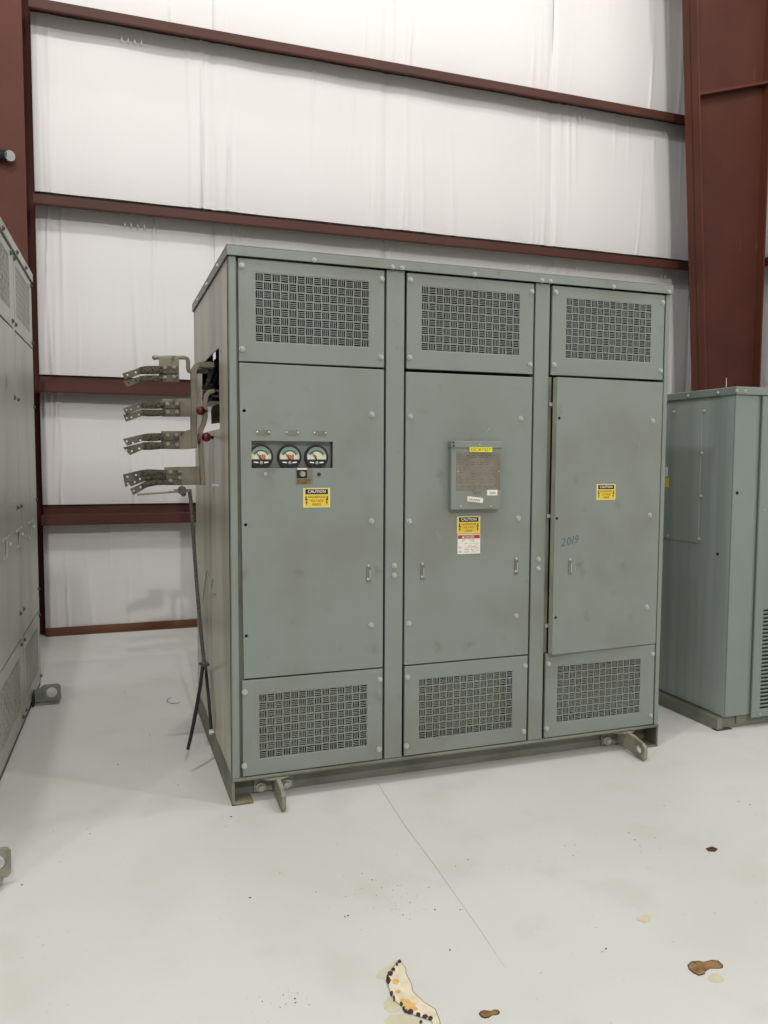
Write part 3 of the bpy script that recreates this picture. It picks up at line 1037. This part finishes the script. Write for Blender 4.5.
for s_, a0, a1, dz in (('2', 1.522, 1.546, 0.0), ('0', 1.554, 1.577, 0.004), ('1', 1.582, 1.595, 0.007), ('9', 1.601, 1.622, 0.010)):
    put_text(mb, s_, a0, a1, 1.040 + dz, 1.080 + dz, -0.0006, shear=0.2, bold=0.012)
mb.build('handwritten_year', None, d3, xf=XF)
for z in (1.70, 1.18, 0.66):
    p = at(547, 518, 1, 0.0)
    MB().mat('bolt').box(1.470, 1.490, 0.004, 0.011, z - 0.008, z + 0.008).build('latch_catch', None, root)

# scuffs on the enamel
for pts in ([(487, 432, -1), (489.5, 428, -1)], [(483, 425.5, -1), (485.5, 433, -1)], [(436, 532, -1), (441, 539, -1)]):
    (u0, v0, _), (u1, v1, _) = pts
    a, b = at(u0, v0, 1, 0), at(u1, v1, 1, 0)
    MB().mat('scuff').tube([(a.x, -0.0004, a.z), (b.x, -0.0004, b.z)], 0.0012, 5).build('scuff_mark', None, d2)

# side details: chalk squiggle, screw
mb = MB().mat('edge')
pts = []
for u, v in ((207, 570), (209, 575), (213, 580), (211, 588), (213, 595), (216, 594)):
    p = at(u, v, 0, -0.001)
    pts.append((-0.0005, p.y, p.z))
mb.tube(pts, 0.003, 5)
mb.build('scuff_mark', None, root)
mb = MB().mat('edge')
pts = [at(u, v, 0, 0) for u, v in ((207, 572), (205, 585), (203, 600))]
mb.tube([(-0.0005, p.y, p.z) for p in pts], 0.003, 5)
mb.build('scuff_mark', None, root)
p = at(219, 486, 0, 0)
MB().mat('bolt').cyl((0.0, p.y, p.z), (-0.03, p.y, p.z + 0.004), 0.007, 8).build('screw', None, root)

# lifting lugs
def lug(parent, x, y, wy, tilt=0.0, mat='lug', flipped=False):
    """blade with an eye on a bolted plate, standing out toward -y from the web at y=wy"""
    rounded = [(wy - 0.004, 0.100), (wy - 0.004, 0.030), (y + 0.05, 0.006), (y + 0.012, 0.004), (y, 0.016), (y, 0.070), (y + 0.018, 0.085), (y + 0.10, 0.100)]
    mb = MB()
    mb.plate(rounded, [[(y + 0.055 + 0.028 * math.cos(6.2832 * k / 14), 0.046 + 0.020 * math.sin(6.2832 * k / 14)) for k in range(14)]], x - 0.009, x + 0.009, axes='yz')
    lg = mb.build('lifting_lug', mat, parent, bevel=0.002)
    MB().plate([(x - 0.075, wy - 0.005)] + [(x + 0.075 * math.cos(a), wy - 0.045 - 0.06 * math.sin(a)) for a in [math.pi * (1 - k / 10) for k in range(11)]] + [(x + 0.075, wy - 0.005)],
               [], 0.090, 0.099, axes='xy').build('gusset', mat, lg, bevel=0.001)
    MB().box(x - 0.085, x + 0.085, wy - 0.014, wy - 0.001, 0.012, 0.089).build('mounting_plate', mat, lg)
    for dx in (-0.055, 0.055):
        bolt(lg, x + dx, wy - 0.018, 0.032, scale=1.75)
    return lg


lug(root, 0.186, -0.135, 0.095)
lug(root, 1.94, -0.155, 0.095)

# ---------------- bus bars on the left side
BY = 0.52


def bp(u, v, y=BY):
    return at(u, v, 1, y)


def px_plate(mb, pix, holes, y, th):
    pts = [bp(u, v, y) for u, v in pix]
    hs = []
    for u, v, r in holes:
        c = bp(u, v, y)
        hs.append(circ(c.x, c.z, r, 10))
    mb.plate([(p.x, p.z) for p in pts], hs, y - th / 2, y + th / 2)


def flat_bar(pix, th_px, y, wy, name, mat='bus'):
    """bar of rectangular section following a bent path in the plane y"""
    pts = [bp(u, v, y) for u, v in pix]
    hw = th_px / 790.0 * 3.75 / 2
    L, R = [], []
    for i, p in enumerate(pts):
        a = pts[max(i - 1, 0)]
        b = pts[min(i + 1, len(pts) - 1)]
        d = Vector((b.x - a.x, b.z - a.z)).normalized()
        n = Vector((-d.y, d.x))
        L.append((p.x + n.x * hw, p.z + n.y * hw))
        R.append((p.x - n.x * hw, p.z - n.y * hw))
    mb = MB()
    mb.plate(L + R[::-1], [], y - wy / 2, y + wy / 2)
    return mb.build(name, mat, root, bevel=0.002)


flat_bar([(214, 365.2), (199, 365.2), (196, 366.5), (194, 369.5), (193.6, 374), (193.6, 410), (193.6, 448)], 5.4, BY + 0.012, 0.05, 'riser_bar')
flat_bar([(208, 371.3), (200, 371.3), (196, 371.8)], 4.2, BY + 0.05, 0.03, 'riser_bar')
flat_bar([(214, 391), (208.5, 392.5), (206, 396), (205, 402), (205, 418), (203.5, 424), (200.5, 431), (200.3, 440), (201.5, 460), (203, 485)], 4.2, BY - 0.03, 0.04, 'riser_bar')

buses = [
    dict(plate=[(159, 357), (179, 357.5), (179, 382), (159, 382)], bolts=[(165, 367.5), (174, 367.3), (165, 377.3), (174, 376.7)],
         straps=[([(122.3, 373.5), (138.7, 368), (140.5, 374.3), (124.7, 379.8)], [(127.5, 375), (135.7, 372.3)],
                  [(139, 367.3, 374.2), (146, 365.8, 374.3), (155, 365.7, 374.4), (163, 366, 373.5)]),
                 ([(122.8, 381), (138.5, 376.8), (140.5, 382), (127, 387)], [(128.8, 383), (135.7, 380.5)],
                  [(139, 376, 382.3), (146, 375.3, 382.2), (155, 375.2, 382), (163, 375.6, 381.5)])]),
    dict(plate=[(162, 399), (192, 398.5), (192, 416.7), (162, 416.7)], bolts=[(167.5, 404), (177, 403.7), (168, 412), (177, 412)],
         straps=[([(123, 408.3), (141, 402.3), (142.3, 408.5), (126, 414.5)], [(126.5, 410), (131, 409.3), (138.3, 406.5)],
                  [(141, 401.8, 408.6), (148, 401.2, 408.8), (156, 401.5, 408.8), (165, 402, 408)]),
                 ([(123.2, 415), (141.5, 410), (143, 415.5), (126, 422)], [(126.7, 418), (131.5, 417.3), (138.8, 414.6)],
                  [(141.5, 409.5, 415.8), (148, 409.8, 416.4), (156, 409.8, 416.3), (165, 410, 415.5)])]),
    dict(plate=[(161, 431), (185, 431), (190.5, 429.2), (195.5, 429.2), (196.2, 448.3), (186, 449.3), (161, 449)], bolts=[(167.5, 435.2), (176.5, 434.7), (168, 444), (177, 444.5)],
         straps=[([(122.8, 439), (143, 434.2), (145.3, 440.2), (127, 445.8)], [(126.8, 441.3), (133, 443), (140.3, 440.3)],
                  [(143, 434, 441), (150, 433.2, 441.5), (157, 433, 441), (164, 433.3, 440)]),
                 ([(122.8, 447.5), (143, 442.5), (145.3, 448.5), (130, 455.2)], [(126.3, 450.3), (132, 451), (139.3, 448.5)],
                  [(143, 442.3, 450), (150, 442, 450), (157, 442, 449.5), (164, 442.3, 448.5)])]),
    dict(plate=[(164.3, 467.2), (202.5, 466.3), (203.6, 484.6), (165, 485.3)], bolts=[(170.5, 472), (180, 471.3), (170.5, 480.5), (180, 477.7)],
         straps=[([(123, 474.4), (140, 470.3), (142, 475.5), (125.5, 487.3), (124, 481)], [(127.5, 476.8), (136, 475), (128, 483.7)],
                  [(140, 470.2, 476.5), (148, 469.2, 476), (157, 469.5, 475.5), (166, 470, 474.5)]),
                 ([(127, 481), (141, 475.8), (143.5, 481.5), (131, 486.5)], [(134.8, 482), (140, 479)],
                  [(141, 475.6, 482), (148, 473.5, 480.5), (157, 473.3, 479.5), (166, 474, 479)]),
                 ([(130, 489), (142, 483.3), (144.3, 489), (133.3, 495.2)], [(133.6, 490.8), (140.5, 487.2)],
                  [(142, 483, 489.4), (148, 480.3, 487), (157, 479, 485.3), (166, 479, 484.8)])]),
]
for b in buses:
    mb = MB()
    px_plate(mb, b['plate'], [], BY, 0.010)
    bo = mb.build('bus_plate', 'bus', root, bevel=0.0015)
    for u, v in b['bolts']:
        p = bp(u, v, BY - 0.020)
        q_ = bolt(bo, p.x, BY - 0.020, p.z, scale=0.72)
        q_.material_slots[0].link = 'OBJECT'
        q_.material_slots[0].material = M['busbolt']
    for k, (end, holes, braid) in enumerate(b['straps']):
        y = BY - 0.013 + 0.004 * k
        mb = MB().mat('strap_end')
        px_plate(mb, end, [(u, v, 0.0046) for u, v in holes], y, 0.006)
        st = mb.build('flexible_strap', None, root, bevel=0.001)
        u1, t1, q1 = braid[-1]
        mb = MB()
        px_plate(mb, [(u1 - 1, t1), (u1 + 15, t1 + 0.3), (u1 + 15, q1 - 0.2), (u1 - 1, q1)], [], y, 0.008)
        mb.build('strap_foot', 'strap_end', st, bevel=0.001)
        mb = MB()
        # braided web: rows of rounded section along the path
        vs, fs = [], []
        n = 12
        path = []
        for i in range(len(braid) - 1):
            for q in range(4):
                f = q / 4
                path.append(tuple(braid[i][c] * (1 - f) + braid[i + 1][c] * f for c in range(3)))
        path.append(braid[-1])
        for i, (u, tv, bv) in enumerate(path):
            a, c = bp(u, tv, y), bp(u, bv, y)
            zc, hh = (a.z + c.z) / 2, (a.z - c.z) / 2
            sw_ = 0.009 + 0.0015 * (i % 2)
            for j in range(n):
                t_ = 2 * math.pi * j / n
                vs.append((a.x, y + sw_ * math.copysign(abs(math.cos(t_)) ** 0.6, math.cos(t_)), zc + hh * math.copysign(abs(math.sin(t_)) ** 0.7, math.sin(t_))))
        for i in range(len(path) - 1):
            for j in range(n):
                fs.append((i * n + j, i * n + (j + 1) % n, (i + 1) * n + (j + 1) % n, (i + 1) * n + j))
        fs += [tuple(range(n)), tuple(range((len(path) - 1) * n, len(path) * n))]
        mb.add(vs, fs)
        mb.build('braid', 'braid', st, smooth=True)

# bent rod over the top plate
rod = [bp(u, v, BY + 0.004) for u, v in ((154.5, 357.6), (170, 357.5), (185, 357.7), (187.3, 358.8), (188, 361), (188, 368), (188.8, 371), (191, 372), (197, 372))]
MB().tube(rod, 0.009, 10).ball(rod[0], 0.011).build('bent_rod', 'bus', root, smooth=True)
# red standoff knobs
for u, v, r, sy in ((200.6, 410.7, 4.3, 0.8), (206.4, 437.2, 4.5, 0.9)):
    p = bp(u, v, BY - 0.06)
    rr = r / 790 * 3.7
    mb = MB().mat('red').ball((p.x, p.y, p.z), rr, 1, sy, 1, 16, 10)
    mb.mat('black').cyl((p.x + 0.005, p.y, p.z), (p.x + rr + 0.012, p.y + 0.02, p.z), 0.007, 8)
    mb.build('standoff_insulator', None, root, smooth=True)
p = bp(198.6, 439, BY - 0.062)
MB().mat('red').cyl((p.x - 0.004, p.y, p.z), (p.x + 0.006, p.y, p.z), 0.023, 16).build('standoff_insulator', None, root, smooth=True)
# insulators and plates inside the opening
mb = MB().mat('rubber')
c = at(215, 396, 1, 0.80)
for k in range(3):
    mb.cyl((c.x - 0.02, 0.80, c.z - 0.025 + 0.028 * k), (c.x - 0.02, 0.80, c.z - 0.008 + 0.028 * k), 0.045 - 0.006 * (k % 2), 14)
mb.tube([(c.x - 0.02, 0.8, c.z), (c.x - 0.05, 0.8, c.z - 0.03)], 0.012, 8)
mb.build('bushing', None, root, smooth=True)
mb = MB().mat('rubber')
for q, (u, v) in enumerate(((211, 372), (215, 377), (209, 378), (217, 369))):
    c = at(u, v, 1, 0.72 + 0.05 * q)
    mb.tube([(c.x, c.y, c.z + 0.05), (c.x + 0.012, c.y, c.z), (c.x - 0.01, c.y, c.z - 0.05)], 0.017, 8)
mb.build('bushing', None, root, smooth=True)
pl_ = [at(u, v, 1, 0.85) for u, v in ((211.5, 424), (211, 410), (212.5, 406.5), (216, 404.5), (225, 403), (225, 422))]
MB().plate([(q.x, q.z) for q in pl_], [], 0.845, 0.855).build('bus_plate', 'bus', root)

# grounding rod, clamp and cable
gy = BY - 0.005
MB().tube([bp(137, 494.6, gy), bp(158, 493, gy), bp(180, 491.4, gy)], 0.0048, 8).build('ground_rod', 'bus', root, smooth=True)
a, b_ = bp(174, 489.2, gy), bp(191.5, 492, gy)
mb = MB().mat('bus').box(a.x, b_.x, gy - 0.012, gy + 0.012, b_.z, a.z)
mb.mat('cable')
c = bp(182.5, 491, gy)
mb.cyl((c.x - 0.004, gy - 0.02, c.z + 0.004), (c.x - 0.004, gy + 0.02, c.z + 0.004), 0.021, 8, 0.017)
mb.ball((c.x + 0.004, gy, c.z - 0.012), 0.013, n=10, m=6)
mb.build('cable_clamp', None, root, bevel=0.001)
cab = [bp(189.5, 491, gy), bp(190.7, 500, gy), bp(193, 530, gy), bp(196, 575, gy - 0.01), bp(199, 612, gy - 0.02), bp(202.3, 645, gy - 0.04), bp(204.3, 664, gy - 0.05)]
MB().tube(cab, 0.0085, 8).build('ground_cable', 'cable', root, smooth=True)
e = cab[-1]
mb = MB().mat('cable').ball((e.x, e.y, e.z), 0.019, 1, 1, 0.7, 10, 6)
mb.tube([(e.x - 0.022, e.y, e.z + 0.004), (e.x - 0.01, e.y - 0.015, e.z + 0.008), (e.x + 0.014, e.y - 0.012, e.z + 0.002), (e.x + 0.02, e.y, e.z - 0.006)], 0.006, 6)
mb.build('cable_tie', None, root, smooth=True)
tail = [Vector((e.x - 0.006, e.y, e.z)), bp(200.5, 685, e.y - 0.02), bp(196.5, 708, e.y - 0.04), bp(193.5, 724, e.y - 0.05), bp(190, 740, e.y - 0.06), bp(187.8, 749.5, e.y - 0.06)]
MB().tube(tail, [0.008, 0.008, 0.009, 0.0085, 0.008, 0.007], 8).build('cable_tail', 'rubber', root, smooth=True)
tl = []
for u, v in ((206, 672), (208.5, 695), (210.3, 718), (211.5, 732)):
    q = at(u, v, 0, -0.014)
    tl.append(q)
MB().tube([Vector((e.x + 0.004, e.y, e.z))] + tl, 0.0075, 8).build('cable_tail', 'rubber', root, smooth=True)
q = tl[-1]
MB().mat('bolt').cyl((-0.004, q.y, q.z), (-0.026, q.y, q.z), 0.014, 8).build('ground_lug', None, root)

# ------------------------------------------------------------------ left cabinet
lr = math.atan2(1.0, 0.0339)
lroot = thing('transformer_cabinet', 'tall grey cabinet cut off by the left edge, two eye lugs at its foot', 'electrical cabinet', (-0.92998, 0.846, 0), lr)
S0, S1, LH, LD = -1.45, 1.318, 2.565, 1.3
MB().box(S0, S1, 0.03, LD, 0.012, 2.515).build('body', 'paint3', lroot, bevel=0.003)
mb = MB().box(S0 - 0.006, S1 + 0.004, -0.010, LD + 0.006, 2.515, LH)
llid = mb.build('lid', 'paint3', lroot, bevel=0.003)
for s_ in (0.15, 0.62, 0.98, -0.3):
    bolt(llid, s_, -0.011, 2.528, mat='darkbolt')
MB().box(S0, S1, 0.006, LD, 0.0, 0.030).build('base_frame', 'black', lroot)
secs = [(-1.40, -0.52), (-0.42, 0.478), (0.560, 1.302)]
for mx in ((S0, -1.41), (-0.51, -0.43), (0.486, 0.552), (1.308, S1)):
    MB().box(mx[0], mx[1], 0.001, 0.03, 0.03, 2.515).build('mullion', 'paint3', lroot)
for i, (x0, x1) in enumerate(secs):
    for (z0, z1, g0, g1) in ((2.112, 2.505, 2.190, 2.462), (0.034, 0.474, 0.125, 0.398)):
        gx0, gx1 = x0 + 0.065, x1 - 0.11 if i == 2 else x1 - 0.08
        mb = MB()
        mb.plate(rect(x0, x1, z0, z1), [rect(gx0, gx1, g0, g1)], 0.0, 0.016)
        pn = mb.build('vent_panel', 'paint3', lroot)
        vent(gx0, gx1, g0, g1, 16, 8, 0.001, 0.0045).build('vent_grille', 'paint3', pn)
        MB().box(gx0, gx1, 0.024, 0.028, g0, g1).build('filter_shade_mat', 'inner', pn)  # no filter on this unit: slot shade put into a dark grey sheet
        for bx, bz in ((x0 + 0.02, z1 - 0.02), (x1 - 0.02, z1 - 0.02), (x0 + 0.02, z0 + 0.03), (x1 - 0.02, z0 + 0.03)):
            bolt(pn, bx, -0.001, bz, mat='darkbolt')
    dr = MB()
    dr.plate(rect(x0, x1, 0.482, 2.102), [], 0.0, 0.016)
    dd = dr.build('door', 'paint3', lroot, bevel=0.002)
    for bz in (1.75, 1.18, 0.62):
        bolt(dd, x1 - 0.02, -0.001, bz, mat='darkbolt')
        bolt(dd, x0 + 0.03, -0.001, bz, mat='darkbolt')
for s_, z in ((1.0, 1.018), (0.50, 1.018), (0.06, 1.014)):
    mb = MB()
    mb.plate([(s_ - 0.115, z - 0.05), (s_ + 0.115, z - 0.05), (s_ + 0.115, z + 0.05), (s_ - 0.115, z + 0.05), (s_ - 0.115, z + 0.036), (s_ - 0.02, z + 0.036), (s_ - 0.02, z - 0.036), (s_ - 0.115, z - 0.036)],
             [], -0.008, 0.0)
    hh = mb.build('hasp', 'paint3', lroot, bevel=0.002)
    bolt(hh, s_ + 0.06, -0.008, z + 0.01, scale=0.9)


def eye_lug(parent, x, ext=0.0, up=0.0, mat='lug2'):
    mb = MB()
    pts = [(-0.006, 0.014), (-0.140, 0.010), (-0.152, 0.022), (-0.152, 0.100), (-0.140, 0.112), (-0.065, 0.112), (-0.006, 0.072)]
    pts = [(a - (ext if a < -0.01 else 0), b + up) for a, b in pts]
    mb.plate(pts, [circ(-0.103 - ext, 0.064 + up, 0.031, 18)], x - 0.008, x + 0.008, axes='yz')
    lg = mb.build('lifting_lug', mat, parent, bevel=0.002)
    MB().box(x - 0.035, x + 0.012, -0.146, -0.006, 0.002 + up, 0.010 + up).build('gusset', mat, lg)
    MB().box(x - 0.06, x + 0.05, -0.012, -0.001, up, 0.07 + up).build('mounting_plate', 'black', lg)


eye_lug(lroot, 0.89)
eye_lug(lroot, -1.21, 0.018, 0.022, 'lug')

# ------------------------------------------------------------------ right cabinet
rr_ = thing('louvered_cabinet', 'shorter smooth grey cabinet with louvers, cut off by the right edge', 'electrical cabinet', (2.62, 0.07, 0))
RW, RD = 1.6, 1.25
mb = MB().box(0.0, RW, 0.012, RD, 0.075, 1.785)
mb.build('body', 'paint2side', rr_, bevel=0.004)
MB().box(-0.002, 0.150, 0.0, 0.05, 0.075, 1.785).build('corner_post', 'paint2', rr_, bevel=0.005)
MB().box(-0.0035, 0.05, 0.012, 0.10, 0.075, 1.785).build('corner_trim', 'paint2side', rr_, bevel=0.001)
mb = MB().box(-0.012, RW, -0.010, RD, 1.785, 1.826)
rl = mb.build('lid', 'paint2', rr_, bevel=0.004)
for u, v in ((688, 397), (718, 393.3), (736.5, 391)):
    q = at(u, v, 0, 2.607)
    bolt(rl, -0.013, q.y - 0.07, 1.803, rot=(0, 0, -math.pi / 2), scale=0.7)
bolt(rl, 0.045, -0.011, 1.803, scale=0.7)
# base channel, recessed, with rusty corner
MB().box(-0.035, 0.0, 0.018, RD, 0.0, 0.066).box(0.0, RW, 0.035, RD, 0.0, 0.072).build('base_frame', 'base', rr_, bevel=0.003)
MB().box(-0.042, 0.06, 0.012, 0.05, 0.0, 0.006).build('rusty_foot', 'rust_edge', rr_, bevel=0.002)
MB().box(0.10, 0.17, 0.026, 0.035, 0.02, 0.07).build('base_clip', 'base', rr_)
# side access panel, its screws and sticker
y0, y1 = at(697, 541, 0, 2.62).y - 0.07 - 0.012, 0.86
mb = MB().box(-0.004, 0.0, y0, y1, 0.985, 1.745)
ap = mb.build('access_panel', 'paint2side', rr_, bevel=0.001)
for u, v in ((704, 411), (674, 412), (701.5, 453), (700.5, 496), (698.5, 539), (668, 535.5)):
    q = at(u, v, 0, 2.616)
    bolt(ap, -0.004, q.y - 0.07, q.z, rot=(0, 0, -math.pi / 2), scale=0.8)
for u, v in ((737.5, 493), (718, 554)):
    q = at(u, v, 0, 2.618)
    MB().mat('ink').cyl((-0.003, q.y - 0.07, q.z), (-0.005, q.y - 0.07, q.z), 0.009, 8).build('scuff_mark', None, rr_)
q0, q1 = at(668.5, 478, 0, 2.614), at(662, 487, 0, 2.614)
mb = MB().mat('yellow').box(-0.0058, -0.004, q0.y - 0.07, q0.y + 0.03, q1.z, q0.z)
mb.build('caution_sticker', None, ap)
q2 = at(667.5, 467, 0, 2.614)
MB().mat('paper').box(-0.0058, -0.004, q2.y - 0.07, q2.y + 0.03, q0.z + 0.008, q2.z).build('paper_label', None, ap)
# front door with louvers
slots = []
lz0, lz1, n_l = 0.108, 0.640, 27
for k in range(n_l):
    zz = lz0 + (lz1 - lz0) * k / (n_l - 1)
    slots.append(rect(0.222, 0.42, zz - 0.0055, zz + 0.0055))
mb = MB()
mb.plate(rect(0.166, 0.62, 0.058, 1.780), slots, -0.012, 0.0)
rdoor = mb.build('door', 'paint2', rr_, bevel=0.003)
MB().mat('black').box(0.20, 0.45, 0.004, 0.0115, 0.09, 0.66).build('louver_shade_sheet', None, rdoor)  # added black sheet that paints the shade inside the louver slots
mb = MB()
for k in range(n_l):
    zz = lz0 + (lz1 - lz0) * k / (n_l - 1)
    mb.add([(0.222, -0.012, zz + 0.0055), (0.42, -0.012, zz + 0.0055), (0.42, -0.002, zz - 0.001), (0.222, -0.002, zz - 0.001)], [(0, 1, 2, 3)])
mb.build('louver', 'paint2', rdoor)
bolt(rdoor, 0.222, -0.013, 0.073, scale=0.6, name='screw')
bolt(rdoor, 0.20, -0.013, 1.18, scale=0.5, name='screw')
MB().mat('paper').box(0.268, 0.36, -0.012, -0.0135, 0.30, 0.405).build('paper_label', None, rdoor)
MB().box(0.63, RW - 0.01, -0.012, 0.0, 0.058, 1.780).build('door', 'paint2', rr_, bevel=0.003)
q = at(726, 388, 0, 2.64)
MB().mat('paper').tube([(0.02, q.y - 0.07, 1.826), (0.022, q.y - 0.07, 1.85), (0.02, q.y - 0.07, 1.88)], 0.0016, 6).build('thin_wire', None, rr_)
